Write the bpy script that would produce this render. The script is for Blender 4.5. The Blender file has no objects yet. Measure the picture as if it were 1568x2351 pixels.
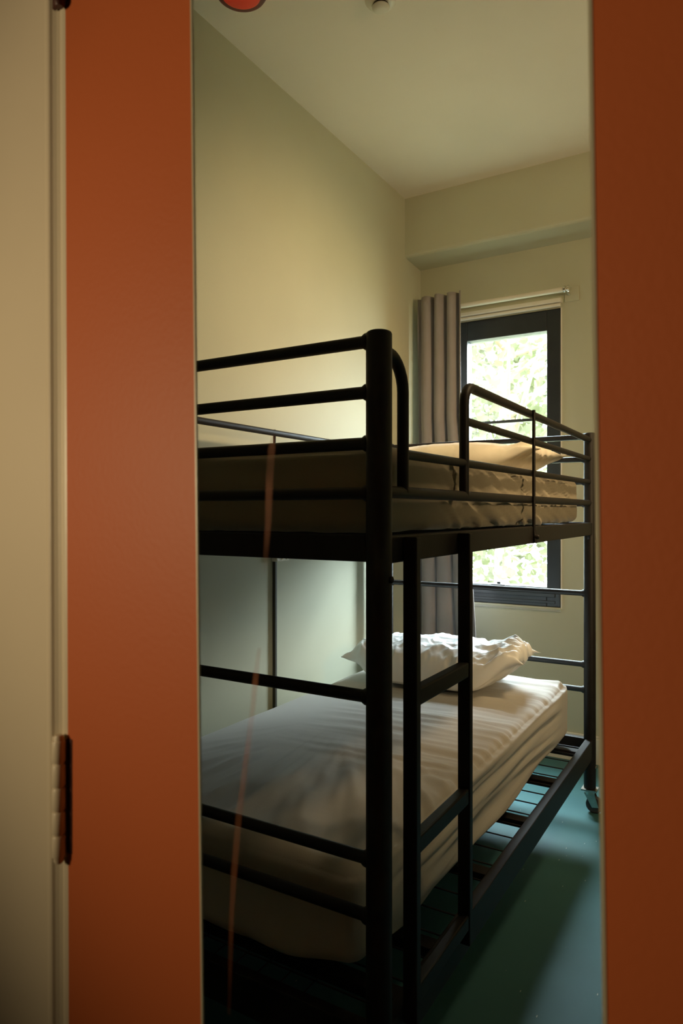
import bpy, bmesh, math, random
from mathutils import Vector, Matrix, noise

random.seed(7)
scene = bpy.context.scene
COL = scene.collection
V = Vector

# ------------------------------------------------------------------ settings
scene.view_settings.view_transform = 'Standard'
scene.view_settings.look = 'None'
scene.view_settings.gamma = 1.0
scene.view_settings.use_curve_mapping = False
scene.view_settings.exposure = 0.0
try:
    scene.cycles.use_denoising = True
    scene.cycles.max_bounces = 10
    scene.cycles.diffuse_bounces = 6
    scene.cycles.transparent_max_bounces = 12
    scene.cycles.sample_clamp_indirect = 4.0
    scene.cycles.caustics_reflective = False
    scene.cycles.caustics_refractive = False
except Exception:
    pass

# ------------------------------------------------------------------ materials
def mat(name, color, rough=0.6, metal=0.0, spec=0.4, var=0.0, vscale=6.0, bump=0.0, bscale=60.0,
        sheen=0.0, coat=0.0, stretch=None):
    m = bpy.data.materials.new(name)
    m.use_nodes = True
    nt = m.node_tree
    b = nt.nodes['Principled BSDF']
    b.inputs['Base Color'].default_value = (*color, 1)
    b.inputs['Roughness'].default_value = rough
    b.inputs['Metallic'].default_value = metal
    b.inputs['Specular IOR Level'].default_value = spec
    if sheen:
        b.inputs['Sheen Weight'].default_value = sheen
    if coat:
        b.inputs['Coat Weight'].default_value = coat
        b.inputs['Coat Roughness'].default_value = 0.3
    tc = nt.nodes.new('ShaderNodeTexCoord')
    mp = nt.nodes.new('ShaderNodeMapping')
    nt.links.new(tc.outputs['Object'], mp.inputs['Vector'])
    if stretch:
        mp.inputs['Scale'].default_value = stretch
    if var:
        n = nt.nodes.new('ShaderNodeTexNoise')
        n.inputs['Scale'].default_value = vscale
        n.inputs['Detail'].default_value = 5
        nt.links.new(mp.outputs[0], n.inputs['Vector'])
        r = nt.nodes.new('ShaderNodeValToRGB')
        r.color_ramp.elements[0].position = 0.3
        r.color_ramp.elements[1].position = 0.7
        r.color_ramp.elements[0].color = (*[c * (1 - var) for c in color], 1)
        r.color_ramp.elements[1].color = (*[min(1, c * (1 + var)) for c in color], 1)
        nt.links.new(n.outputs['Fac'], r.inputs['Fac'])
        nt.links.new(r.outputs['Color'], b.inputs['Base Color'])
    if bump:
        n2 = nt.nodes.new('ShaderNodeTexNoise')
        n2.inputs['Scale'].default_value = bscale
        n2.inputs['Detail'].default_value = 4
        nt.links.new(mp.outputs[0], n2.inputs['Vector'])
        bp = nt.nodes.new('ShaderNodeBump')
        bp.inputs['Strength'].default_value = bump
        bp.inputs['Distance'].default_value = 0.004
        nt.links.new(n2.outputs['Fac'], bp.inputs['Height'])
        nt.links.new(bp.outputs['Normal'], b.inputs['Normal'])
    return m

M = {}
M['sage'] = mat('sage_wall_paint', (0.50, 0.505, 0.385), 0.75, spec=0.25, var=0.03, vscale=2.5, bump=0.06, bscale=180)
M['ceiling'] = mat('ceiling_paint', (0.80, 0.755, 0.665), 0.85, spec=0.2, var=0.03, vscale=1.6, bump=0.05, bscale=120)
M['cream'] = mat('cream_gloss_paint', (0.66, 0.58, 0.43), 0.4, spec=0.4, var=0.03, vscale=5, bump=0.08, bscale=40)
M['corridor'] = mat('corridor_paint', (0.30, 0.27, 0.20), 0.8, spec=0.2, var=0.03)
M['orange'] = mat('orange_door_paint', (0.50, 0.122, 0.036), 0.5, spec=0.3, var=0.03, vscale=3, bump=0.05, bscale=220)
M['edge'] = mat('pale_edge_strip', (0.50, 0.46, 0.33), 0.35, spec=0.5, var=0.05)
M['bed'] = mat('dark_brown_powder_coat', (0.012, 0.0095, 0.0085), 0.5, spec=0.28, var=0.15, vscale=30, bump=0.06, bscale=300)
M['bedwire'] = mat('black_wire', (0.012, 0.010, 0.010), 0.5, spec=0.4, var=0.1)
M['steel'] = mat('zinc_steel', (0.55, 0.53, 0.48), 0.35, metal=1.0, var=0.08, vscale=40)
M['chrome'] = mat('polished_steel', (0.8, 0.78, 0.72), 0.15, metal=1.0, var=0.03, vscale=40)
M['rubber'] = mat('grey_rubber', (0.06, 0.06, 0.062), 0.6, var=0.1, vscale=30)
M['sheet_white'] = mat('white_protector', (0.46, 0.445, 0.415), 0.8, spec=0.2, var=0.03, vscale=4, bump=0.10, bscale=260, sheen=0.2)
M['sheet_tan'] = mat('tan_fitted_sheet', (0.36, 0.315, 0.23), 0.85, spec=0.15, var=0.04, vscale=5, bump=0.10, bscale=260, sheen=0.2)
M['pillow_white'] = mat('white_plastic_cover', (0.88, 0.90, 0.91), 0.34, spec=0.5, var=0.03, vscale=6, bump=0.12, bscale=30)
M['pillow_tan'] = mat('peach_pillow_cover', (0.87, 0.81, 0.70), 0.8, spec=0.2, var=0.04, vscale=5, bump=0.12, bscale=120, sheen=0.2)
M['curtain'] = mat('mauve_grey_curtain', (0.275, 0.25, 0.25), 0.85, spec=0.15, var=0.06, vscale=8, bump=0.10, bscale=300, sheen=0.25)
M['white'] = mat('white_enamel', (0.74, 0.71, 0.62), 0.35, spec=0.45, var=0.02)
M['win'] = mat('charcoal_window_frame', (0.022, 0.026, 0.028), 0.4, spec=0.45, var=0.12, vscale=12)
M['plastic'] = mat('ivory_plastic', (0.72, 0.69, 0.60), 0.4, spec=0.45, var=0.02)
M['darkplastic'] = mat('dark_slot', (0.06, 0.05, 0.04), 0.5, var=0.1)
M['red'] = mat('red_alarm_plastic', (0.75, 0.045, 0.02), 0.3, spec=0.5, var=0.03)
M['darkred'] = mat('dark_alarm_rim', (0.10, 0.02, 0.015), 0.4, spec=0.5, var=0.05)
M['conduit'] = mat('dark_grey_conduit', (0.075, 0.075, 0.062), 0.6, spec=0.3, var=0.08)
M['bronze'] = mat('tarnished_hinge_and_gap_shade', (0.07, 0.025, 0.018), 0.45, spec=0.4, var=0.2, vscale=40)
M['bark'] = mat('grey_bark', (0.22, 0.17, 0.12), 0.9, spec=0.1, var=0.3, vscale=12, bump=0.5, bscale=30)
M['soil'] = mat('garden_ground', (0.30, 0.30, 0.20), 0.95, spec=0.1, var=0.25, vscale=3)

def floor_mat():
    m = mat('teal_vinyl_floor', (0.044, 0.135, 0.142), 0.55, spec=0.25, var=0.08, vscale=2.2, bump=0.05, bscale=90)
    nt = m.node_tree
    b = nt.nodes['Principled BSDF']
    src = b.inputs['Base Color'].links[0].from_socket
    tc = nt.nodes.new('ShaderNodeTexCoord')
    mp = nt.nodes.new('ShaderNodeMapping')
    mp.inputs['Rotation'].default_value = (0, 0, 0.5)
    mp.inputs['Scale'].default_value = (34, 11, 20)
    v = nt.nodes.new('ShaderNodeTexVoronoi')
    v.inputs['Scale'].default_value = 1.0
    nt.links.new(tc.outputs['Object'], mp.inputs['Vector'])
    nt.links.new(mp.outputs[0], v.inputs['Vector'])
    lt = nt.nodes.new('ShaderNodeMath'); lt.operation = 'LESS_THAN'
    lt.inputs[1].default_value = 0.055
    nt.links.new(v.outputs['Distance'], lt.inputs[0])
    mx = nt.nodes.new('ShaderNodeMix'); mx.data_type = 'RGBA'
    nt.links.new(lt.outputs[0], mx.inputs['Factor'])
    nt.links.new(src, mx.inputs['A'])
    mx.inputs['B'].default_value = (0.30, 0.38, 0.33, 1)
    nt.links.new(mx.outputs['Result'], b.inputs['Base Color'])
    return m
M['floor'] = floor_mat()

def glass_mat():
    m = bpy.data.materials.new('clear_window_glass'); m.use_nodes = True
    nt = m.node_tree
    for n in list(nt.nodes):
        if n.type != 'OUTPUT_MATERIAL': nt.nodes.remove(n)
    out = [n for n in nt.nodes if n.type == 'OUTPUT_MATERIAL'][0]
    t = nt.nodes.new('ShaderNodeBsdfTransparent'); t.inputs['Color'].default_value = (0.96, 0.98, 0.97, 1)
    g = nt.nodes.new('ShaderNodeBsdfGlossy'); g.inputs['Roughness'].default_value = 0.02
    mx = nt.nodes.new('ShaderNodeMixShader'); mx.inputs['Fac'].default_value = 0.05
    nt.links.new(t.outputs[0], mx.inputs[1]); nt.links.new(g.outputs[0], mx.inputs[2])
    nt.links.new(mx.outputs[0], out.inputs['Surface'])
    return m
M['glass'] = glass_mat()

def streak_mat():
    m = bpy.data.materials.new('orange_scuff'); m.use_nodes = True
    nt = m.node_tree
    out = [n for n in nt.nodes if n.type == 'OUTPUT_MATERIAL'][0]
    b = nt.nodes['Principled BSDF']
    b.inputs['Base Color'].default_value = (0.50, 0.17, 0.06, 1)
    b.inputs['Roughness'].default_value = 0.6
    t = nt.nodes.new('ShaderNodeBsdfTransparent')
    mx = nt.nodes.new('ShaderNodeMixShader')
    tc = nt.nodes.new('ShaderNodeTexCoord')
    n = nt.nodes.new('ShaderNodeTexNoise'); n.inputs['Scale'].default_value = 30
    mp = nt.nodes.new('ShaderNodeMapRange')
    mp.inputs['From Min'].default_value = 0.3; mp.inputs['From Max'].default_value = 0.7
    mp.inputs['To Min'].default_value = 0.05; mp.inputs['To Max'].default_value = 0.17
    nt.links.new(tc.outputs['Object'], n.inputs['Vector'])
    nt.links.new(n.outputs['Fac'], mp.inputs['Value'])
    sz = nt.nodes.new('ShaderNodeSeparateXYZ'); fd = nt.nodes.new('ShaderNodeMapRange'); mu_ = nt.nodes.new('ShaderNodeMath'); mu_.operation = 'MULTIPLY'
    fd.inputs['From Min'].default_value = 0.0; fd.inputs['From Max'].default_value = 0.6
    fd.inputs['To Min'].default_value = 0.15; fd.inputs['To Max'].default_value = 1.0
    nt.links.new(tc.outputs['Generated'], sz.inputs[0]); nt.links.new(sz.outputs['Z'], fd.inputs['Value'])
    nt.links.new(mp.outputs[0], mu_.inputs[0]); nt.links.new(fd.outputs[0], mu_.inputs[1])
    nt.links.new(mu_.outputs[0], mx.inputs['Fac'])
    nt.links.new(t.outputs[0], mx.inputs[1]); nt.links.new(b.outputs[0], mx.inputs[2])
    nt.links.new(mx.outputs[0], out.inputs['Surface'])
    return m
M['streak'] = streak_mat()

def leaf_mat(name, c1, c2):
    m = bpy.data.materials.new(name); m.use_nodes = True
    nt = m.node_tree
    for n in list(nt.nodes):
        if n.type != 'OUTPUT_MATERIAL': nt.nodes.remove(n)
    out = [n for n in nt.nodes if n.type == 'OUTPUT_MATERIAL'][0]
    tc = nt.nodes.new('ShaderNodeTexCoord')
    no = nt.nodes.new('ShaderNodeTexNoise'); no.inputs['Scale'].default_value = 2.3; no.inputs['Detail'].default_value = 4
    r = nt.nodes.new('ShaderNodeValToRGB')
    r.color_ramp.elements[0].position = 0.35; r.color_ramp.elements[1].position = 0.65
    r.color_ramp.elements[0].color = (*c1, 1); r.color_ramp.elements[1].color = (*c2, 1)
    d = nt.nodes.new('ShaderNodeBsdfDiffuse'); t = nt.nodes.new('ShaderNodeBsdfTranslucent')
    mx = nt.nodes.new('ShaderNodeMixShader'); mx.inputs['Fac'].default_value = 0.45
    nt.links.new(tc.outputs['Object'], no.inputs['Vector']); nt.links.new(no.outputs['Fac'], r.inputs['Fac'])
    nt.links.new(r.outputs['Color'], d.inputs['Color']); nt.links.new(r.outputs['Color'], t.inputs['Color'])
    nt.links.new(d.outputs[0], mx.inputs[1]); nt.links.new(t.outputs[0], mx.inputs[2])
    nt.links.new(mx.outputs[0], out.inputs['Surface'])
    return m
M['leaf'] = leaf_mat('pale_green_leaves', (0.046, 0.050, 0.022), (0.088, 0.085, 0.060))

# ------------------------------------------------------------------ mesh helpers
def obj(name, bm, material, parent=None, smooth=False, bevel=0.0, bseg=2):
    me = bpy.data.meshes.new(name)
    bmesh.ops.recalc_face_normals(bm, faces=bm.faces[:])
    bm.to_mesh(me); bm.free()
    me.materials.append(material)
    if smooth:
        for p in me.polygons: p.use_smooth = True
    o = bpy.data.objects.new(name, me)
    COL.objects.link(o)
    if parent is not None:
        o.parent = parent
        o.matrix_parent_inverse = Matrix.Translation(-parent.location) if parent.parent is None else Matrix.Translation(-parent.matrix_basis.translation)
        o.matrix_parent_inverse = parent_world(parent).inverted()
    if bevel:
        md = o.modifiers.new('bevel', 'BEVEL'); md.width = bevel; md.segments = bseg
        md.limit_method = 'ANGLE'; md.angle_limit = math.radians(35)
    return o

def parent_world(p):
    mw = p.matrix_basis.copy()
    q = p
    while q.parent is not None:
        mw = q.parent.matrix_basis @ q.matrix_parent_inverse @ mw
        q = q.parent
    return mw

def thing(name, loc, label, cat, group=None, kind=None):
    o = bpy.data.objects.new(name, None)
    o.empty_display_size = 0.1
    COL.objects.link(o)
    o.location = loc
    tag(o, label, cat, group, kind)
    return o

def tag(o, label=None, cat=None, group=None, kind=None):
    if label: o['label'] = label
    if cat: o['category'] = cat
    if group: o['group'] = group
    if kind: o['kind'] = kind
    return o

def NB(): return bmesh.new()

def box(bm, x0, x1, y0, y1, z0, z1):
    vs = [bm.verts.new((x, y, z)) for z in (z0, z1) for y in (y0, y1) for x in (x0, x1)]
    for f in ((0, 2, 3, 1), (4, 5, 7, 6), (0, 1, 5, 4), (2, 6, 7, 3), (0, 4, 6, 2), (1, 3, 7, 5)):
        bm.faces.new([vs[i] for i in f])
    return bm

def prism(bm, pts_a, pts_b):
    a = [bm.verts.new(p) for p in pts_a]; b = [bm.verts.new(p) for p in pts_b]
    n = len(a)
    bm.faces.new(a); bm.faces.new(b[::-1])
    for i in range(n):
        bm.faces.new((a[i], b[i], b[(i + 1) % n], a[(i + 1) % n]))
    return bm

def tube(bm, pts, r, seg=14, cap=True, rads=None):
    pts = [V(p) for p in pts]
    rings = []
    t0 = (pts[1] - pts[0]).normalized()
    up = V((0, 0, 1)) if abs(t0.z) < 0.9 else V((1, 0, 0))
    nrm = (up - t0 * up.dot(t0)).normalized()
    for i, p in enumerate(pts):
        if i == 0: t = (pts[1] - pts[0])
        elif i == len(pts) - 1: t = (pts[-1] - pts[-2])
        else: t = (pts[i + 1] - p).normalized() + (p - pts[i - 1]).normalized()
        t = t.normalized()
        nrm = (nrm - t * nrm.dot(t)).normalized()
        bi = t.cross(nrm)
        rr = rads[i] if rads else r
        rings.append([bm.verts.new(p + rr * (math.cos(2 * math.pi * k / seg) * nrm + math.sin(2 * math.pi * k / seg) * bi)) for k in range(seg)])
    for a, b in zip(rings[:-1], rings[1:]):
        for k in range(seg):
            bm.faces.new((a[k], a[(k + 1) % seg], b[(k + 1) % seg], b[k]))
    if cap:
        bm.faces.new(rings[0][::-1]); bm.faces.new(rings[-1])
    return bm

def bend(p, corner, q, rad, n=7):
    """points of a rounded corner between the legs p-corner and corner-q"""
    p, c, q = V(p), V(corner), V(q)
    d1 = (p - c).normalized(); d2 = (q - c).normalized()
    a, b = c + d1 * rad, c + d2 * rad
    o = a + d2 * rad
    out = []
    for i in range(n + 1):
        th = math.pi / 2 * i / n
        out.append(o - d2 * rad * math.cos(th) - d1 * rad * math.sin(th))
    return out

def lathe(bm, prof, center, axis='z', seg=32):
    c = V(center)
    rings = []
    for r, h in prof:
        ring = []
        for k in range(seg):
            a = 2 * math.pi * k / seg
            if axis == 'z': p = V((r * math.cos(a), r * math.sin(a), h))
            elif axis == 'x': p = V((h, r * math.cos(a), r * math.sin(a)))
            else: p = V((r * math.cos(a), h, r * math.sin(a)))
            ring.append(bm.verts.new(c + p))
        rings.append(ring)
    for a, b in zip(rings[:-1], rings[1:]):
        for k in range(seg):
            bm.faces.new((a[k], a[(k + 1) % seg], b[(k + 1) % seg], b[k]))
    bm.faces.new(rings[0][::-1]); bm.faces.new(rings[-1])
    return bm

def smooth_angle(o, deg=40):
    for p in o.data.polygons: p.use_smooth = True
    try:
        o.data.set_sharp_from_angle(angle=math.radians(deg))
    except Exception:
        pass
    return o

# ------------------------------------------------------------------ geometry of the place
CAMH = 1.327
YAW = math.radians(30.9)
FPX, CX, CY = 1581.0, 784.0, 1175.5
S_, C_ = math.sin(YAW), math.cos(YAW)

def on_plane_y(px, y):
    """x where the sight line through column px crosses the plane at depth y, and its camera distance"""
    u = (px - CX) / FPX
    z = y / (C_ + S_ * u)
    return C_ * u * z - S_ * z, z

XL, XR = -1.72, 1.60          # left and right wall
YB, YF = 3.80, 0.38           # window wall and the wall with the orange door
YC = -1.7                     # far side of the corridor
ZC = CAMH + 1.80              # ceiling
YBULK = 3.585

# ---- floor, ceiling, walls
o = obj('floor', box(NB(), XL - 0.3, XR + 0.3, YC - 0.2, YB + 0.25, -0.12, 0), M['floor'])
tag(o, 'worn teal green floor of the bunk room', 'floor', kind='structure')
o = obj('ceiling', box(NB(), XL - 0.3, XR + 0.3, YC - 0.2, YB + 0.25, ZC, ZC + 0.15), M['ceiling'])
tag(o, 'plain off white plaster ceiling above the bunk bed', 'ceiling', kind='structure')
o = obj('wall_left', box(NB(), XL - 0.2, XL, YC - 0.2, YB + 0.25, 0, ZC), M['sage'])
tag(o, 'long sage green wall behind the bunk bed', 'wall', kind='structure')
o = obj('wall_right', box(NB(), XR, XR + 0.2, YC - 0.2, YB + 0.25, 0, ZC), M['sage'])
tag(o, 'sage green side wall on the aisle side of the room', 'wall', kind='structure')
o = obj('wall_corridor', box(NB(), XL, XR, YC - 0.2, YC, 0, ZC), M['corridor'])
tag(o, 'cream corridor wall opposite the orange door', 'wall', kind='structure')

WX0, WX1 = -1.50, -0.892
WZ0, WZ1 = CAMH - 0.518, CAMH + 1.103
bm = NB()
box(bm, XL, WX0, YB, YB + 0.2, 0, ZC)
box(bm, WX1, XR, YB, YB + 0.2, 0, ZC)
box(bm, WX0, WX1, YB, YB + 0.2, 0, WZ0)
box(bm, WX0, WX1, YB, YB + 0.2, WZ1, ZC)
o = obj('wall_back', bm, M['sage'])
tag(o, 'sage green end wall around the window', 'wall', kind='structure')

# bulkhead along the top of the window wall, underside slightly sloped
bm = NB()
zb0, zb1 = CAMH + 1.462, CAMH + 1.448
prism(bm, [(XL - 0.06, YBULK, ZC + 0.06), (XL - 0.06, YBULK, zb0), (XL - 0.06, YB + 0.06, zb1), (XL - 0.06, YB + 0.06, ZC + 0.06)],
          [(XR + 0.06, YBULK, ZC + 0.06), (XR + 0.06, YBULK, zb0), (XR + 0.06, YB + 0.06, zb1), (XR + 0.06, YB + 0.06, ZC + 0.06)])
o = obj('trim_1', bm, M['sage'], bevel=0.022, bseg=4)
tag(o, 'boxed sage green bulkhead under the ceiling above the window', 'bulkhead', kind='structure')

bm = NB()
box(bm, XL, XR, YB - 0.018, YB, 0, 0.135)
box(bm, XL, XR, YB - 0.012, YB, 0.135, 0.148)
o = obj('baseboard_back', bm, M['white'], bevel=0.004)
tag(o, 'pale painted baseboard under the window', 'baseboard', kind='structure')
bm = NB()
box(bm, XL, XL + 0.018, YF + 0.1, YB - 0.018, 0, 0.135)
box(bm, XL, XL + 0.012, YF + 0.1, YB - 0.018, 0.135, 0.148)
o = obj('baseboard_left', bm, M['white'], bevel=0.004)
tag(o, 'pale painted baseboard behind the bunk bed', 'baseboard', kind='structure')

# ---- wall with the orange door
YD = 0.381                                  # face of the orange door
def edge_line(px_top, px_bot, y=YD):
    xt, zt = on_plane_y(px_top, y); xb, zb = on_plane_y(px_bot, y)
    ht, hb = CAMH + (CY / FPX) * zt, CAMH - (CY / FPX) * zb
    return lambda h: xb + (xt - xb) * (h - hb) / (ht - hb)
eL = edge_line(150, 158)                    # hinge edge of the door leaf
oL = edge_line(437, 462)                    # left edge of the opening
oR = edge_line(1360, 1394)                  # right edge of the opening
DX1 = 0.40
H0, H1 = 0.72, 1.93                         # opening bottom and top
DT, DB = 2.06, 0.012
bm = NB()
def quad_block(fl, bl):
    """a solid between a front outline and a back outline (4 points each)"""
    prism(bm, fl, bl)
yb_ = YD + 0.036
fl_ = 0.10                                   # splay of the opening towards the room
hs_ = (DB, H0, H1, DT)
def leaf_strip(xa, xb_, za, zb_, sa=0.0, sb=0.0):
    prism(bm, [(xa(za), YD, za), (xb_(za), YD, za), (xb_(zb_), YD, zb_), (xa(zb_), YD, zb_)],
              [(xa(za) - sa, yb_, za), (xb_(za) + sb, yb_, za), (xb_(zb_) + sb, yb_, zb_), (xa(zb_) - sa, yb_, zb_)])
xr_ = lambda h: DX1
prism(bm, [(eL(H0), YD, H0), (oL(H0), YD, H0), (oL(H1), YD, H1), (eL(H1), YD, H1)],
          [(eL(H0), yb_, H0), (oL(H0) - fl_, yb_, H0), (oL(H1) - fl_, yb_, H1), (eL(H1), yb_, H1)])
prism(bm, [(oR(H0), YD, H0), (DX1, YD, H0), (DX1, YD, H1), (oR(H1), YD, H1)],
          [(oR(H0), yb_, H0), (DX1, yb_, H0), (DX1, yb_, H1), (oR(H1), yb_, H1)])
prism(bm, [(eL(DB), YD, DB), (DX1, YD, DB), (DX1, YD, H0), (eL(H0), YD, H0)],
          [(eL(DB), yb_, DB), (DX1, yb_, DB), (DX1, yb_, H0), (eL(H0), yb_, H0)])
prism(bm, [(eL(H1), YD, H1), (DX1, YD, H1), (DX1, YD, DT), (eL(DT), YD, DT)],
          [(eL(H1), yb_, H1), (DX1, yb_, H1), (DX1, yb_, DT), (eL(DT), yb_, DT)])
bmesh.ops.remove_doubles(bm, verts=bm.verts[:], dist=1e-5)
door = obj('door_1', bm, M['orange'])
tag(door, 'burnt orange door with a tall narrow opening that frames the bunk room', 'door', kind='structure')

def edge_strip(e, w0, w1, dy0, dy1):
    b = NB()
    prism(b, [(e(H0) + w0, YD + dy0, H0), (e(H0) + w1, YD + dy0, H0), (e(H1) + w1, YD + dy0, H1), (e(H1) + w0, YD + dy0, H1)],
             [(e(H0) + w0, YD + dy1, H0), (e(H0) + w1, YD + dy1, H0), (e(H1) + w1, YD + dy1, H1), (e(H1) + w0, YD + dy1, H1)])
    return b
tag(obj('edge_strip', edge_strip(oL, 0.0002, 0.0018, -0.0005, 0.0012), M['edge'], door), 'thin pale strip along the left edge of the opening')
tag(obj('edge_strip', edge_strip(oR, -0.0022, -0.0002, -0.0005, 0.0012), M['edge'], door), 'thin pale strip along the right edge of the opening')

# faint orange scuff streaks in the opening
def streak(pts):
    b = NB()
    rows = []
    for (px, py, w) in pts:
        x, z = on_plane_y(px, YD + 0.002)
        h = CAMH - (py - CY) / FPX * z
        ww = w / FPX * z / 2 * 1.5
        rows.append([b.verts.new((x + s * ww, YD + 0.002 + d, h)) for s, d in ((-1, 0), (1, 0), (1, 0.0006), (-1, 0.0006))])
    for a, c in zip(rows[:-1], rows[1:]):
        for k in range(4):
            b.faces.new((a[k], a[(k + 1) % 4], c[(k + 1) % 4], c[k]))
    b.faces.new(rows[0][::-1]); b.faces.new(rows[-1])
    return b
tag(obj('scuff_streak', streak([(627, 1000, 5), (623, 1030, 13), (618, 1100, 13), (615, 1200, 11), (610, 1270, 9), (607, 1318, 4)]), M['streak'], door),
    'faint upper orange streak')
tag(obj('scuff_streak', streak([(595, 1488, 5), (588, 1540, 10), (578, 1640, 9), (562, 1760, 10), (547, 1880, 11), (537, 2000, 11), (531, 2100, 9), (525, 2330, 6)]), M['streak'], door),
    'faint long lower orange streak')

# hinges
def hinge_bm(px, z_top, z_bot, n=5):
    b = NB()
    yk = YD - 0.0058
    x, _ = on_plane_y(px, yk)
    hgt = (z_top - z_bot) / n
    for i in range(n):
        za, zb2 = z_bot + i * hgt + 0.0007, z_bot + (i + 1) * hgt - 0.0007
        lathe(b, [(0.0047, za), (0.0055, za + 0.0012), (0.0055, zb2 - 0.0012), (0.0047, zb2)], (x, yk, 0), 'z', 20)
    lathe(b, [(0.003, z_bot - 0.004), (0.0043, z_bot - 0.002), (0.0043, z_top + 0.002), (0.003, z_top + 0.004)], (x, yk, 0), 'z', 16)
    box(b, x - 0.012, x + 0.001, YD - 0.0035, YD - 0.001, z_bot, z_top)
    return b
zh = 0.584
hz = lambda py: CAMH - (py - CY) / FPX * zh
tag(smooth_angle(obj('hinge', hinge_bm(135, hz(1694), hz(1964)), M['cream'], door)), 'cream painted knuckle hinge on the left edge of the door')
tag(smooth_angle(obj('hinge', hinge_bm(136, hz(-245), hz(14)), M['bronze'], door)), 'dark hinge end at the top left of the door')

tag(obj('gap_shade_strip', box(NB(), eL(hz(1830)) - 0.0005, eL(hz(1830)) + 0.0055, YD - 0.0006, YD + 0.001, hz(1955), hz(1694)), M['bronze'], door),  # flat dark strip on the door face, painted as the shade of a gap
    'dark strip painted as gap shade beside the lower hinge')
# casing and jamb on the hinge side
bm = NB()
_pp = [(on_plane_y(px, y)[0], y) for px, y in ((106, YD - 0.0030), (109, YD - 0.0040), (113, YD - 0.0040), (117, YD - 0.0034),
        (124, YD - 0.0016), (133, YD + 0.0002), (142, YD + 0.0016), (144.5, YD - 0.0001), (148.5, YD - 0.0001))]
def casing_profile(h):
    xe = eL(h) - 0.0003
    d = xe - eL(CAMH) + 0.0003
    return [(-0.80, YD - 0.003, h)] + [(x + d, y, h) for x, y in _pp] + [(xe, YD + 0.0004, h), (xe, YD + 0.045, h), (-0.80, YD + 0.045, h)]
xe = eL(DT) - 0.0003
prism(bm, casing_profile(0.0), casing_profile(2.16))
o = obj('trim_2', bm, M['cream'])
tag(o, 'cream painted door casing and jamb left of the orange door', 'door frame', kind='structure')
bm = NB()
box(bm, DX1 + 0.002, DX1 + 0.09, YD - 0.012, YD + 0.045, 0, 2.16)
box(bm, xe - 0.001, DX1 + 0.002, YD - 0.012, YD + 0.045, DT + 0.005, 2.16)
o = obj('trim_3', bm, M['cream'], bevel=0.003)
tag(o, 'cream painted head and latch side of the door frame', 'door frame', kind='structure')
bm = NB()
box(bm, XL, -0.80, YD - 0.004, YD + 0.10, 0, ZC)
box(bm, DX1 + 0.09, XR, YD - 0.004, YD + 0.10, 0, ZC)
box(bm, -0.80, DX1 + 0.09, YD - 0.004, YD + 0.10, 2.16, ZC)
o = obj('wall_front', bm, M['corridor'])
tag(o, 'cream wall that holds the orange door', 'wall', kind='structure')

# ------------------------------------------------------------------ window
win = thing('window_1', ((WX0 + WX1) / 2, YB, WZ0), 'tall black framed window in the end wall with bright foliage outside', 'window', kind='structure')
bm = NB()
fy0, fy1 = YB - 0.004, YB + 0.075
fw, ft, fb = 0.076, 0.115, 0.108
box(bm, WX0 + 0.002, WX0 + fw, fy0, fy1, WZ0 + 0.002, WZ1 - 0.002)
box(bm, WX1 - fw, WX1 - 0.002, fy0, fy1, WZ0 + 0.002, WZ1 - 0.002)
box(bm, WX0 + fw, WX1 - fw, fy0, fy1, WZ1 - ft, WZ1 - 0.002)
box(bm, WX0 + fw, WX1 - fw, fy0, fy1, WZ0 + 0.002, WZ0 + fb)
obj('window_frame', bm, M['win'], win, bevel=0.004)
bm = NB()
box(bm, WX0 + fw - 0.03, WX1 - 0.03, fy0 - 0.010, fy0, WZ0 + 0.055, WZ0 + 0.075)
box(bm, WX0 + fw - 0.03, WX1 - 0.03, fy0 - 0.006, fy0, WZ0 + 0.020, WZ0 + 0.035)
obj('bottom_bead', bm, M['win'], win, bevel=0.002)
obj('pane', box(NB(), WX0 + fw - 0.004, WX1 - fw + 0.004, YB + 0.040, YB + 0.046, WZ0 + fb - 0.004, WZ1 - ft + 0.004), M['glass'], win)
obj('glazing_bar', box(NB(), WX0 + fw, WX1 - fw, YB + 0.046, YB + 0.060, CAMH + 0.508, CAMH + 0.524), M['win'], win)
bm = NB()
box(bm, -1.275, -1.195, fy0 - 0.022, fy0 - 0.002, WZ0 + 0.098, WZ0 + 0.112)
box(bm, -1.245, -1.225, fy0 - 0.006, fy0, WZ0 + 0.085, WZ0 + 0.125)
obj('handle', bm, M['win'], win, bevel=0.002)
obj('window_sill', box(NB(), WX0 - 0.002, WX1 + 0.002, YB - 0.010, YB + 0.0, WZ0 - 0.014, WZ0), M['sage'], win, bevel=0.003)

bm = NB()
box(bm, WX1 - 0.001, WX1 + 0.006, YB - 0.006, YB + 0.001, WZ0 - 0.006, WZ1)
box(bm, WX0, WX1 - 0.001, YB - 0.006, YB + 0.001, WZ0 - 0.020, WZ0 - 0.013)
tag(obj('sealant_bead', bm, M['white'], win), 'pale bead along the edge of the frame')
# blind cassette above the window
bl = thing('roller_blind', ((WX0 + WX1) / 2, YB, WZ1), 'rolled up white blind in its slim headrail above the window', 'blind')
bm = NB()
box(bm, WX0 - 0.04, WX1 + 0.01, YB - 0.042, YB - 0.001, WZ1 + 0.022, WZ1 + 0.046)
obj('headrail', bm, M['white'], bl, bevel=0.006, bseg=3)
bm = NB(); tube(bm, [(WX0 - 0.02, YB - 0.026, WZ1 + 0.010), (WX1 + 0.004, YB - 0.026, WZ1 + 0.010)], 0.010, 14)
smooth_angle(obj('bottom_bar', bm, M['white'], bl))

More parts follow.
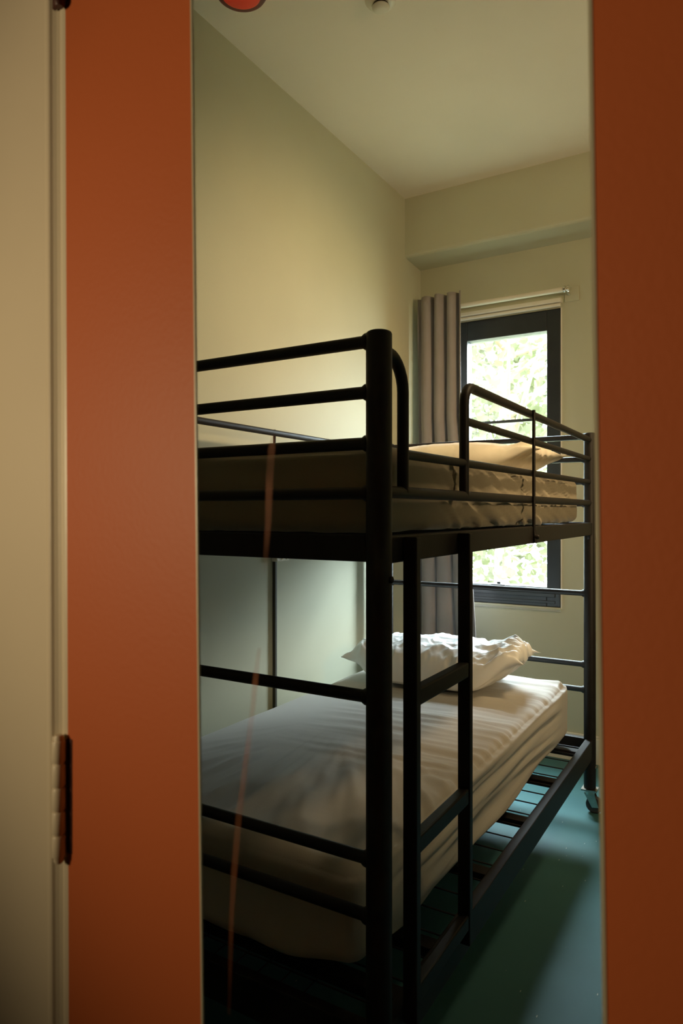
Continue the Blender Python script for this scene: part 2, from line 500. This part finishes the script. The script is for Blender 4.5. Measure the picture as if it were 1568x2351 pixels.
# curtain rod
RY, RZ, RX1 = 3.70, CAMH + 1.168, -0.842
rod = thing('curtain_rod', (-1.25, RY, RZ), 'white curtain rod across the top of the window with a metal end', 'curtain rod')
bm = NB(); tube(bm, [(-1.66, RY, RZ), (RX1 - 0.012, RY, RZ)], 0.0135, 16)
smooth_angle(obj('rod', bm, M['white'], rod))
bm = NB(); lathe(bm, [(0.014, RX1 - 0.014), (0.019, RX1 - 0.012), (0.019, RX1 - 0.004), (0.012, RX1 - 0.002), (0.012, RX1 + 0.004), (0.020, RX1 + 0.008), (0.021, RX1 + 0.016), (0.012, RX1 + 0.022)], (0, RY, RZ), 'x', 20)
tag(smooth_angle(obj('finial', bm, M['chrome'], rod)), 'polished metal end of the rod')
bm = NB()
box(bm, RX1 - 0.010, RX1 + 0.002, RY - 0.004, YB - 0.002, RZ - 0.008, RZ + 0.008)
box(bm, RX1 - 0.030, RX1 + 0.045, YB - 0.008, YB, RZ - 0.040, RZ + 0.040)
obj('bracket', bm, M['sage'], rod, bevel=0.003)

# curtain
def curtain():
    b = NB()
    nu, nv = 150, 60
    zt, zb2 = CAMH + 1.232, 0.22
    rows = []
    for j in range(nv + 1):
        v = j / nv
        z = zt + (zb2 - zt) * v
        flare = 0.284 + 0.16 * max(0, v - 0.30) ** 0.9
        row = []
        for i in range(nu + 1):
            u = i / nu
            x = -1.678 + flare * u + 0.012 * v * math.sin(7 * u + 3 * v)
            amp = 0.030 * (0.85 + 0.3 * noise.noise(V((u * 3, v * 1.2, 4)))) * (1 - 0.25 * v)
            ph = 2 * math.pi * 3.6 * (u ** 1.12) + 0.7 * noise.noise(V((u * 2, v * 1.6, 1.0))) + 0.5
            s = math.sin(ph)
            y = RY - 0.058 + amp * (math.copysign(abs(s) ** 0.75, s)) + 0.006 * noise.noise(V((u * 9, v * 6, 2)))
            x += 0.010 * math.cos(ph) * (0.6 + v)
            row.append(b.verts.new((x, y, z)))
        rows.append(row)
    for a, c in zip(rows[:-1], rows[1:]):
        for k in range(nu):
            b.faces.new((a[k], a[k + 1], c[k + 1], c[k]))
    o = obj('curtain', b, M['curtain'], smooth=True)
    md = o.modifiers.new('cloth_thickness', 'SOLIDIFY'); md.thickness = 0.003; md.offset = 0
    return o
cu = curtain()
tag(cu, 'mauve grey curtain gathered at the left end of the rod', 'curtain')

# ------------------------------------------------------------------ bunk bed
PX, PY0, PL, PW = -0.6227, 1.182, 2.0, 1.0
PR = 0.0255
PY1, PXW = PY0 + PL, PX - PW
def Z(h): return CAMH + h
ZTOP = Z(0.350)
bed = thing('bunk_bed', (PX - PW / 2, PY0 + PL / 2, 0), 'dark brown tubular steel bunk bed with a ladder and guard rails', 'bunk bed')

def post(x, y):
    b = NB()
    lathe(b, [(PR - 0.004, 0.105), (PR, 0.108), (PR, ZTOP - 0.006), (PR - 0.002, ZTOP - 0.002), (PR - 0.006, ZTOP)], (x, y, 0), 'z', 36)
    p = smooth_angle(obj('post', b, M['bed'], bed), 50)
    # caster: plate, fork and wheel
    c = NB()
    box(c, x - 0.032, x + 0.034, y - 0.03, y + 0.03, 0.098, 0.105)
    lathe(c, [(0.02, 0.080), (0.022, 0.098)], (x, y, 0), 'z', 20)
    prism(c, [(x - 0.022, y - 0.016, 0.086), (x + 0.022, y - 0.016, 0.086), (x + 0.040, y - 0.016, 0.030), (x + 0.012, y - 0.016, 0.026)],
             [(x - 0.022, y - 0.013, 0.086), (x + 0.022, y - 0.013, 0.086), (x + 0.040, y - 0.013, 0.030), (x + 0.012, y - 0.013, 0.026)])
    prism(c, [(x - 0.022, y + 0.013, 0.086), (x + 0.022, y + 0.013, 0.086), (x + 0.040, y + 0.013, 0.030), (x + 0.012, y + 0.013, 0.026)],
             [(x - 0.022, y + 0.016, 0.086), (x + 0.022, y + 0.016, 0.086), (x + 0.040, y + 0.016, 0.030), (x + 0.012, y + 0.016, 0.026)])
    cs = tag(obj('caster_fork', c, M['steel'], p), 'grey metal caster fork')
    w = NB()
    lathe(w, [(0.020, -0.011), (0.032, -0.011), (0.036, -0.007), (0.036, 0.007), (0.032, 0.011), (0.020, 0.011)], (x + 0.020, y, 0.0362), 'y', 28)
    tag(smooth_angle(obj('caster_wheel', w, M['rubber'], p)), 'dark rubber caster wheel')
    # bolt heads where the rails meet the post
    for hz_ in (Z(-0.130), 0.20):
        bt = NB()
        lathe(bt, [(0.007, PR - 0.002), (0.007, PR + 0.003), (0.004, PR + 0.005)], (x, y, hz_), 'x', 12)
        smooth_angle(obj('bolt', bt, M['steel'] if y > 2 else M['bed'], p))
    return p
for (x, y) in ((PX, PY0), (PX, PY1), (PXW, PY0), (PXW, PY1)):
    post(x, y)

BAR = 0.0125
for (y, nm) in ((PY0, 'footboard_bar'), (PY1, 'headboard_bar')):
    for h in (0.333, 0.234, 0.134, 0.037, -0.361, -0.677, -0.789):
        b = NB()
        tube(b, [(PX - PR + 0.006, y, Z(h)), (PX - PR - 0.004, y, Z(h)), (PX - PR - 0.010, y, Z(h)), (PXW + PR + 0.010, y, Z(h)), (PXW + PR + 0.004, y, Z(h)), (PXW + PR - 0.006, y, Z(h))], BAR, 16,
             rads=[0.0185, 0.0165, BAR, BAR, 0.0165, 0.0185])
        smooth_angle(obj(nm, b, M['bed'], bed))
    for (za, zb2) in ((-0.097, -0.045), (-1.088, -1.002)):
        obj('end_beam', box(NB(), PXW + PR - 0.004, PX - PR + 0.004, y - 0.014, y + 0.014, Z(za), Z(zb2)), M['bed'], bed, bevel=0.003)

for x in (PX, PXW):
    for (za, zb2) in ((-0.101, -0.047), (-1.088, -1.002)):
        b = NB()
        box(b, x - 0.015, x + 0.015, PY0 + PR - 0.004, PY1 - PR + 0.004, Z(za), Z(zb2))
        sr = obj('side_rail', b, M['bed'], bed, bevel=0.003)
        for (yy, d) in ((PY0 + PR, 1), (PY1 - PR, -1)):   # welded gusset corners under the rail ends
            g = NB()
            pts = [(yy - d * 0.004, Z(za) + 0.004), (yy + d * 0.016, Z(za) + 0.004), (yy + d * 0.010, Z(za) - 0.004), (yy + d * 0.004, Z(za) - 0.010), (yy - d * 0.004, Z(za) - 0.026)]
            prism(g, [(x - 0.006, p, q) for p, q in pts], [(x + 0.006, p, q) for p, q in pts])
            obj('gusset', g, M['bed'], sr)

# slatted wire bases
for zt in (-0.056, -1.010):
    for y in (1.30, 1.49, 1.87, 2.25, 2.63, 3.01):
        obj('cross_bar', box(NB(), PXW + 0.012, PX - 0.012, y - 0.022, y + 0.022, Z(zt) - 0.022, Z(zt) + 0.002), M['bed'], bed, bevel=0.002)
    b = NB()
    y = PY0 + 0.06
    while y < PY1 - 0.05:
        tube(b, [(PXW + 0.010, y, Z(zt) + 0.002), (PX - 0.010, y, Z(zt) + 0.002)], 0.0024, 6)
        y += 0.095
    for k in range(12):
        x = PXW + 0.13 + k * (PW - 0.32) / 11
        tube(b, [(x, PY0 + 0.02, Z(zt) - 0.002), (x, PY1 - 0.02, Z(zt) - 0.002)], 0.0022, 6)
    obj('wire_mesh', b, M['bedwire'], bed)

# guard rails: room side has a gap for the ladder, wall side is one long rail
def curve_path(x, ya, yb2, h_top, h_bot, r=0.055):
    """from a point at the post along the top, round the corner and down"""
    return [V((x, ya, Z(h_top)))] + bend((x, ya, Z(h_top)), (x, yb2, Z(h_top)), (x, yb2, Z(h_bot)), r) + [V((x, yb2, Z(h_bot)))]
y1, y2 = PY0 + 0.106, PY0 + 0.457
b = NB()
tube(b, curve_path(PX, PY0 + PR - 0.006, y1, 0.316, 0.040, 0.070), BAR)
smooth_angle(obj('guard_loop', b, M['bed'], bed))
b = NB()
tube(b, curve_path(PX, PY1 - PR + 0.006, y2, 0.318, 0.040, 0.050), BAR)
smooth_angle(obj('guard_loop', b, M['bed'], bed))
def bar_y(x, ya, yb2, h0, h1, r, name='guard_bar', par=bed):
    b = NB(); tube(b, [(x, ya, Z(h0)), (x, yb2, Z(h1))], r, 14)
    return smooth_angle(obj(name, b, M['bed'], par))
bar_y(PX, y2, PY1 - PR + 0.006, 0.229, 0.234, 0.0105)
bar_y(PX, y1, PY1 - PR + 0.006, 0.120, 0.133, 0.0105)
bar_y(PX, PY0 + PR - 0.006, PY1 - PR + 0.006, 0.040, 0.040, BAR)
bar_y(PXW, PY0 + PR - 0.006, PY1 - PR + 0.006, 0.312, 0.312, BAR)
bar_y(PXW, PY0 + PR - 0.006, PY1 - PR + 0.006, 0.180, 0.180, 0.0105)
bar_y(PXW, PY0 + PR - 0.006, PY1 - PR + 0.006, 0.040, 0.040, BAR)
for x, sx in ((PX, 1), (PXW, -1)):
    ys = PY0 + 1.036
    b = NB()
    xo = x + sx * 0.016
    tube(b, [(xo, ys, Z(0.328)), (xo, ys, Z(-0.060))], 0.0055, 10)
    tube(b, [(xo, ys, Z(-0.060)), (xo + sx * 0.004, ys, Z(-0.100))], 0.0075, 10)
    st = smooth_angle(obj('strut', b, M['bed'], bed))
    b = NB(); lathe(b, [(0.008, 0.0), (0.008, 0.010), (0.005, 0.014)] if sx > 0 else [(0.005, -0.014), (0.008, -0.010), (0.008, 0.0)], (xo + sx * 0.004, ys, Z(-0.080)), 'x', 12)
    smooth_angle(obj('wing_nut', b, M['bed'], st))

# ladder on the room side
LXA, LXB = PX + 0.0155, PX + 0.0465
yl1, yl2 = PY0 + 0.0835, PY0 + 0.383
for yl in (yl1, yl2):
    obj('ladder_leg', box(NB(), LXA, LXB, yl - 0.011, yl + 0.011, Z(-1.03), Z(-0.050)), M['bed'], bed, bevel=0.003)
for h in (-0.372, -0.672, -0.972):
    obj('ladder_rung', box(NB(), LXA + 0.004, LXB - 0.002, yl1 + 0.010, yl2 - 0.010, Z(h) - 0.020, Z(h) + 0.016), M['bed'], bed, bevel=0.004)

# ------------------------------------------------------------------ mattresses
def ridged(p, oct_=3):
    s, a, f = 0.0, 1.0, 1.0
    for _ in range(oct_):
        s += a * (1 - abs(noise.noise(p * f)) * 2); a *= 0.5; f *= 2.1
    return s / 1.75

def rounded_block(x0, x1, y0, y1, z0, z1, r, step, disp):
    """rounded box of fine quads, pushed along its normals by disp(p, n)"""
    b = NB()
    cx, cy, cz = (x0 + x1) / 2, (y0 + y1) / 2, (z0 + z1) / 2
    hx, hy, hz_ = (x1 - x0) / 2, (y1 - y0) / 2, (z1 - z0) / 2
    vm = {}
    def coords(h):
        inner = h - r
        n = max(2, int(2 * inner / step))
        c = [-inner + 2 * inner * i / n for i in range(n + 1)]
        k = 5
        lo = [-h + r * i / k for i in range(k)]
        return lo + c + [-q for q in lo[::-1]]
    X, Y, Zc = coords(hx), coords(hy), coords(hz_)
    def vert(px, py, pz):
        key = (round(px, 6), round(py, 6), round(pz, 6))
        if key in vm: return vm[key]
        q = V((max(-hx + r, min(hx - r, px)), max(-hy + r, min(hy - r, py)), max(-hz_ + r, min(hz_ - r, pz))))
        d = V((px, py, pz)) - q
        n = d.normalized() if d.length > 1e-9 else V((0, 0, 1))
        p = q + n * r + V((cx, cy, cz))
        p = p + disp(p, n)
        vm[key] = b.verts.new(p)
        return vm[key]
    def face(grid):
        for i in range(len(grid) - 1):
            for j in range(len(grid[0]) - 1):
                try: b.faces.new((grid[i][j], grid[i + 1][j], grid[i + 1][j + 1], grid[i][j + 1]))
                except ValueError: pass
    for s in (-hz_, hz_): face([[vert(x, y, s) for y in Y] for x in X])
    for s in (-hx, hx): face([[vert(s, y, z) for z in Zc] for y in Y])
    for s in (-hy, hy): face([[vert(x, s, z) for z in Zc] for x in X])
    return b

def sstep(a, b_, x):
    t = max(0.0, min(1.0, (x - a) / (b_ - a))); return t * t * (3 - 2 * t)

def disp_lower(p, n):
    x, y, z = p
    a = 0.0
    if n.z > 0.5:                                             # top: cross ripples and tension folds at the foot
        e = sstep(-1.45, -0.85, x) * sstep(1.65, 2.0, y)
        q = y - 0.10 * (x + 1.2) + 0.03 * noise.noise(V((x * 2.2, y * 1.5, 3)))
        a += 0.0130 * e * noise.noise(V((q * 24, x * 2.4, 5))) + 0.0075 * e * noise.noise(V((q * 48, x * 3.5, 8)))
        f = (1 - sstep(1.50, 2.05, y)) * sstep(1.22, 1.32, y) * sstep(-1.60, -1.25, x)
        r_ = math.hypot(x + 1.25, y - 2.15); th = math.atan2(x + 1.25, 2.15 - y)
        a += 0.020 * f * (ridged(V((th * 7.5, r_ * 1.8, 2.0)), 2) - 0.3) + 0.008 * f * noise.noise(V((th * 22, r_ * 3, 6)))
        a += 0.005 * noise.noise(V((x * 3, y * 3, 0)))
        a -= 0.012 * (abs(x + 1.15) / 0.47) ** 4
    elif n.x > 0.5:                                           # room side: long slack folds fanning from the far corner
        t = (z - 0.345) / 0.23
        q = t + 0.16 * (3.0 - y) * (t - 0.55) + 0.10 * (y - 2.2)
        k = sstep(1.2, 1.6, y) * (1 - sstep(2.75, 3.0, y)) * (1 - sstep(0.72, 0.95, t))
        a += 0.020 * k * noise.noise(V((q * 6.5, y * 1.1, 1))) + 0.010 * k * noise.noise(V((q * 13, y * 1.8, 4)))
        a += 0.005 * noise.noise(V((y * 2.5, z * 6, 7)))
    elif n.y < -0.5:
        a += 0.006 * noise.noise(V((x * 3, z * 7, 4))) + 0.004 * noise.noise(V((x * 9 + z * 12, z * 3, 4)))
    v = n * a
    # rolled lump of cover at the far room-side corner
    c = (p - V((-0.70, 3.05, 0.585))).length
    v += V((0, 0, 0.016)) * max(0.0, 1 - c / 0.13) * (0.7 + 0.6 * noise.noise(p * 30))
    # soft sag of the lower near corner
    k = sstep(-0.90, -0.70, x) * (1 - sstep(1.25, 1.5, y)) * (1 - sstep(0.36, 0.46, z))
    v.z += 0.03 * k
    return v

ml = rounded_block(-1.615, -0.690, 1.222, 3.085, 0.348, 0.588, 0.045, 0.010, disp_lower)
ml = obj('mattress', ml, M['sheet_white'], smooth=True)
tag(ml, 'mattress in a wrinkled white protector on the lower bunk', 'mattress')

def disp_upper(p, n):
    x, y, z = p
    a = 0.0
    if n.x > 0.4:
        t = (z - 1.285) / 0.19
        q = z + (0.30 + 0.12 * t) * (y - 2.0) + 0.006 * noise.noise(V((y * 3, z * 6, 2)))
        l = y - 0.32 * z
        m_ = sstep(1.42, 1.75, y) * (1 - 0.9 * sstep(2.80, 3.0, y)) * (1 - 0.6 * sstep(0.85, 1.0, t))
        a += m_ * (0.0160 * noise.noise(V((q * 52, l * 1.7, 6))) + 0.0260 * max(0.0, ridged(V((q * 34, l * 1.0, 3)), 1) - 0.45))
        a += 0.003 * noise.noise(V((y * 3, z * 5, 9)))
    elif n.z > 0.5:
        a += 0.007 * noise.noise(V((x * 2.5, y * 2.2, 0))) + 0.003 * noise.noise(V((x * 8, y * 8, 3)))
        a -= 0.012 * (abs(x + 1.15) / 0.47) ** 4
    elif n.y < -0.5:
        a += 0.003 * noise.noise(V((x * 3, z * 7, 4)))
    v = n * a
    if n.z < -0.3 or z < 1.30:                                # slightly ragged hem where the sheet tucks under
        v.z += 0.004 * noise.noise(V((x * 12, y * 12, 1)))
    return v
mu = rounded_block(-1.60, -0.648, 1.226, 3.068, 1.283, Z(0.143), 0.038, 0.009, disp_upper)
mu = obj('mattress', mu, M['sheet_tan'], smooth=True)
tag(mu, 'mattress in a tan fitted sheet on the upper bunk', 'mattress')

# ------------------------------------------------------------------ pillows
def pillow(name, lx, ly, th, crumple, ears, seed, material, asym=None, n=150):
    b = NB()
    top, bot = {}, {}
    for i in range(n + 1):
        for j in range(n + 1):
            u, v = -1 + 2 * i / n, -1 + 2 * j / n
            eu, ev = (1 - abs(u) ** 2.6), (1 - abs(v) ** 2.6)
            h = max(0.0, eu) ** 0.55 * max(0.0, ev) ** 0.55
            pin = 1 - 0.10 * (1 - abs(u) ** 2) * abs(v) ** 6
            pin2 = 1 - 0.08 * (1 - abs(v) ** 2) * abs(u) ** 6
            x = lx / 2 * u * pin2 * (1 + ears * (abs(u * v)) ** 6)
            y = ly / 2 * v * pin * (1 + ears * (abs(u * v)) ** 6)
            p = V((x * 7 + seed, y * 7, seed * 2.0))
            cr = crumple * (ridged(p, 3) - 0.4) * (0.35 + 0.65 * max(abs(u), abs(v)) ** 2)
            cr += crumple * 0.45 * (ridged(V((x * 17 + seed, y * 12, 4.0 + seed)), 2) - 0.4) * (0.3 + 0.7 * abs(u))
            base = 0.012 + 0.02 * (1 - h)
            zt = base + th * 0.80 * h + cr * min(1, h * 3)
            zb2 = base - (0.010 + 0.0) * h * 1.0
            P = V((x, y, zt)); Q = V((x, y, min(zb2, zt - 0.0005)))
            if asym:
                P, Q = asym(P, u, v), asym(Q, u, v)
            top[i, j] = b.verts.new(P)
            if i in (0, n) or j in (0, n): bot[i, j] = top[i, j]
            else: bot[i, j] = b.verts.new(Q)
    for i in range(n):
        for j in range(n):
            b.faces.new((top[i, j], top[i + 1, j], top[i + 1, j + 1], top[i, j + 1]))
            b.faces.new((bot[i, j + 1], bot[i + 1, j + 1], bot[i + 1, j], bot[i, j]))
    return obj(name, b, material, smooth=True)

def asym_low(P, u, v):
    # the loose bag end on the room side is drawn out and lifted, the wall end is pinched to a point
    r = sstep(0.45, 1.0, u)
    P.z += 0.105 * r ** 1.4 + 0.018 * r * noise.noise(V((u * 9, v * 9, 2)))
    P.y *= 1 - 0.45 * r
    P.x += 0.045 * r * (1 - abs(v)) + 0.012 * r * noise.noise(V((v * 6, 1, 2)))
    l = sstep(0.5, 1.0, -u)
    P.y *= 1 - 0.45 * l
    P.z += 0.055 * l + 0.02 * l * noise.noise(V((u * 7, v * 9, 5)))
    return P
pl = pillow('pillow', 0.75, 0.46, 0.225, 0.044, 0.10, 3.1, M['pillow_white'], asym_low)
pl.location = (-1.18, 2.79, 0.592)
pl.rotation_euler = (0, 0, math.radians(2))
tag(pl, 'plump white pillow in crumpled plastic on the lower bunk', 'pillow')

def asym_up(P, u, v):
    r = sstep(0.62, 1.0, u)
    P.z += 0.055 * r + 0.014 * r * noise.noise(V((u * 8, v * 8, 3)))
    P.y *= 1 - 0.12 * r
    return P
pu = pillow('pillow', 0.80, 0.44, 0.165, 0.010, 0.10, 8.4, M['pillow_tan'], asym_up)
pu.location = (-1.088, 2.74, Z(0.142))
pu.rotation_euler = (0, 0, math.radians(-3))
tag(pu, 'flat peach pillow at the head of the upper bunk', 'pillow')

# ------------------------------------------------------------------ wall conduit and outlet
CY_ = 2.32
cd = obj('cable_conduit', box(NB(), XL, XL + 0.014, CY_ - 0.006, CY_ + 0.008, 0.15, CAMH - 0.206), M['conduit'], bevel=0.002)
tag(cd, 'dark vertical cable conduit on the wall above the lower mattress', 'conduit')
ou = thing('power_outlet', (XL, CY_, CAMH - 0.17), 'white power outlet on top of the wall conduit under the upper bunk', 'outlet')
bm = NB(); box(bm, XL, XL + 0.030, CY_ - 0.015, CY_ + 0.075, CAMH - 0.206, CAMH - 0.12)
obj('outlet_box', bm, M['plastic'], ou, bevel=0.004)
for dy in (0.018, 0.048):
    bm = NB(); lathe(bm, [(0.004, XL + 0.029), (0.004, XL + 0.033)], (0, CY_ + dy, CAMH - 0.196), 'x', 12)
    tag(obj('screw', bm, M['chrome'], ou), 'bright screw head')

# ------------------------------------------------------------------ ceiling fittings
def ceil_at(px, py):
    u = (px - CX) / FPX; z = (ZC - CAMH) * FPX / (CY - py)
    return C_ * u * z - S_ * z, S_ * u * z + C_ * z
ax, ay = ceil_at(553, -50)
al = thing('alarm_sounder', (ax, ay, ZC), 'round red fire alarm sounder on the ceiling', 'alarm')
bm = NB(); lathe(bm, [(0.045, ZC - 0.012), (0.060, ZC - 0.012), (0.060, ZC)], (ax, ay, 0), 'z', 40)
obj('base', bm, M['darkred'], al)
bm = NB(); lathe(bm, [(0.030, ZC - 0.062), (0.060, ZC - 0.060), (0.080, ZC - 0.052), (0.088, ZC - 0.038), (0.088, ZC - 0.020), (0.070, ZC - 0.011), (0.020, ZC - 0.011)], (ax, ay, 0), 'z', 48)
tag(smooth_angle(obj('dome', bm, M['red'], al)), 'bright red dome')
bm = NB(); lathe(bm, [(0.076, ZC - 0.0575), (0.083, ZC - 0.055), (0.090, ZC - 0.044), (0.090, ZC - 0.036), (0.080, ZC - 0.035)], (ax, ay, 0), 'z', 48)
tag(smooth_angle(obj('rim', bm, M['darkred'], al)), 'dark rim')
sx, sy = ceil_at(874, -2)
sd = thing('smoke_detector', (sx, sy, ZC), 'small round ivory smoke detector on the ceiling', 'smoke detector')
bm = NB(); lathe(bm, [(0.030, ZC - 0.020), (0.048, ZC - 0.016), (0.056, ZC - 0.006), (0.056, ZC)], (sx, sy, 0), 'z', 40)
smooth_angle(obj('base', bm, M['plastic'], sd))
bm = NB(); lathe(bm, [(0.026, ZC - 0.030), (0.027, ZC - 0.019)], (sx, sy, 0), 'z', 32)
tag(obj('sensor_gap', bm, M['darkplastic'], sd), 'dark sensor slot')
bm = NB(); lathe(bm, [(0.012, ZC - 0.041), (0.024, ZC - 0.038), (0.031, ZC - 0.032), (0.031, ZC - 0.029), (0.010, ZC - 0.029)], (sx, sy, 0), 'z', 32)
smooth_angle(obj('cap', bm, M['plastic'], sd))

# ------------------------------------------------------------------ garden beyond the window
gd = obj('ground_outside', box(NB(), -9, 5, YB + 0.3, 18, -0.5, -0.3), M['soil'])
tag(gd, 'bare garden ground outside the window', 'ground', kind='structure')

def tree(name, loc, hgt, rad, nleaf, seed, label, mt, zlo=0.5, leaf=(0.07, 0.15)):
    rnd = random.Random(seed)
    t = thing(name, loc, label, 'tree', 'trees outside the window')
    b = NB()
    base = V(loc)
    pts = [base + V((0.05 * math.sin(i * 1.3 + seed), 0.05 * math.cos(i * 1.7), hgt * i / 8)) for i in range(9)]
    tube(b, pts, 0.1, 10, rads=[0.13 * (1 - 0.085 * i) for i in range(9)])
    brs = []
    for k in range(16):
        a = rnd.uniform(0, 2 * math.pi); z0 = hgt * rnd.uniform(0.25, 0.9)
        L = rad * rnd.uniform(0.6, 0.95)
        p0 = base + V((0, 0, z0))
        q = [p0 + V((math.cos(a) * L * s, math.sin(a) * L * s, 0.55 * L * s + 0.1 * math.sin(s * 5 + k))) for s in (0, 0.25, 0.5, 0.75, 1)]
        tube(b, q, 0.03, 7, rads=[0.045, 0.034, 0.025, 0.016, 0.007])
        brs.append(q)
    tr = obj('trunk', b, M['bark'], t, smooth=True)
    f = NB()
    for _ in range(nleaf):
        while True:
            p = V((rnd.uniform(-1, 1), rnd.uniform(-1, 1), rnd.uniform(-1, 1)))
            if p.length < 1 and rnd.random() < 0.25 + 0.9 * abs(noise.noise(p * 2.6 + V((seed, 0, 0)))): break
        c = base + V((p.x * rad, p.y * rad, zlo + (hgt * 1.2 - zlo) * (p.z + 1) / 2))
        s = rnd.uniform(*leaf)
        ax_ = V((rnd.gauss(0, 1), rnd.gauss(0, 1), rnd.gauss(0, 0.6))).normalized()
        w = ax_.cross(V((rnd.gauss(0, 1), rnd.gauss(0, 1), rnd.gauss(0, 1)))).normalized()
        nn = ax_.cross(w)
        pr = [(0, 0), (0.30, 0.34), (0.62, 0.40), (1.0, 0.0), (0.62, -0.40), (0.30, -0.34)]
        vs = [f.verts.new(c + ax_ * s * (q0 - 0.5) + w * s * q1 * 1.1 + nn * s * 0.18 * abs(q1)) for q0, q1 in pr]
        mid = f.verts.new(c + ax_ * s * 0.0)
        for k in range(6):
            f.faces.new((mid, vs[k], vs[(k + 1) % 6]))
    fo = obj('foliage', f, mt, t)
    return t
tree('broadleaf_tree', (-2.7, 8.6, -0.3), 4.4, 2.2, 6000, 3, 'pale green leafy tree filling the window view', M['leaf'], zlo=0.1)
tree('broadleaf_tree', (-5.6, 15.0, -0.3), 7.0, 2.9, 6000, 11, 'hazy pale tree behind the nearer tree outside the window', M['leaf'], zlo=0.2, leaf=(0.12, 0.25))

# ------------------------------------------------------------------ light
w = bpy.data.worlds.new('sky'); scene.world = w
w.use_nodes = True
bg = w.node_tree.nodes['Background']
bg.inputs['Color'].default_value = (0.78, 0.92, 1.0, 1)
bg.inputs['Strength'].default_value = 18.0
_nt = w.node_tree                                   # overcast sky, several times brighter overhead than at the horizon
_tc = _nt.nodes.new('ShaderNodeTexCoord'); _sx = _nt.nodes.new('ShaderNodeSeparateXYZ')
_mr = _nt.nodes.new('ShaderNodeMapRange')
_mr.inputs['From Min'].default_value = 0.15; _mr.inputs['From Max'].default_value = 0.95
_mr.inputs['To Min'].default_value = 20.0; _mr.inputs['To Max'].default_value = 150.0
_nt.links.new(_tc.outputs['Generated'], _sx.inputs[0]); _nt.links.new(_sx.outputs['Z'], _mr.inputs['Value'])
_nt.links.new(_mr.outputs[0], bg.inputs['Strength'])

def light(name, kind, loc, target, energy, color, **kw):
    l = bpy.data.lights.new(name, kind)
    l.energy = energy; l.color = color
    for k, v in kw.items(): setattr(l, k, v)
    o = bpy.data.objects.new(name, l); COL.objects.link(o)
    o.location = loc
    o.rotation_euler = (V(target) - V(loc)).to_track_quat('-Z', 'Y').to_euler()
    return o
light('sun', 'SUN', (0, -4, 8), (1.0, 4, 2.6), 3.0, (1.0, 0.95, 0.84), angle=0.03)
port = light('window_portal', 'AREA', ((WX0 + WX1) / 2, YB + 0.10, (WZ0 + WZ1) / 2), ((WX0 + WX1) / 2, 0, (WZ0 + WZ1) / 2), 1, (1, 1, 1),
             shape='RECTANGLE', size=WX1 - WX0, size_y=WZ1 - WZ0)
port.data.cycles.is_portal = True
WARM = (1.0, 0.69, 0.35)
light('hazy_sun', 'SUN', (6, 9, 7), (0, 0.6, 2.0), 15.0, (0.84, 0.95, 1.0), angle=math.radians(45))
light('ceiling_downlight', 'SPOT', (0.32, 2.35, ZC - 0.03), (XL, 2.60, CAMH + 0.0), 225, WARM,
      spot_size=math.radians(84), spot_blend=1.0, shadow_soft_size=0.22)
light('warm_room_fill', 'SPOT', (1.45, 1.45, CAMH + 0.70), (-0.45, 3.4, CAMH + 0.66), 125, WARM,  # unseen fill spot, added to warm the end wall and mattress sides
      spot_size=math.radians(100), spot_blend=1.0, shadow_soft_size=0.20)
light('corridor_lamp', 'SPOT', (-1.0, -0.60, CAMH + 0.10), (-0.26, YD, CAMH + 0.12), 31, (1.0, 0.76, 0.45),
      spot_size=math.radians(70), spot_blend=1.0, shadow_soft_size=0.10)

# ------------------------------------------------------------------ camera
cam = bpy.data.cameras.new('camera')
cam.sensor_fit = 'VERTICAL'; cam.sensor_height = 36.0
cam.lens = 36.0 * FPX / 2351.0
cam.clip_start = 0.02
cam.dof.use_dof = True
cam.dof.focus_distance = 2.1
cam.dof.aperture_fstop = 9.0
co = bpy.data.objects.new('camera', cam); COL.objects.link(co)
co.location = (0, 0, CAMH)
co.rotation_euler = (math.pi / 2, 0, YAW)
scene.camera = co
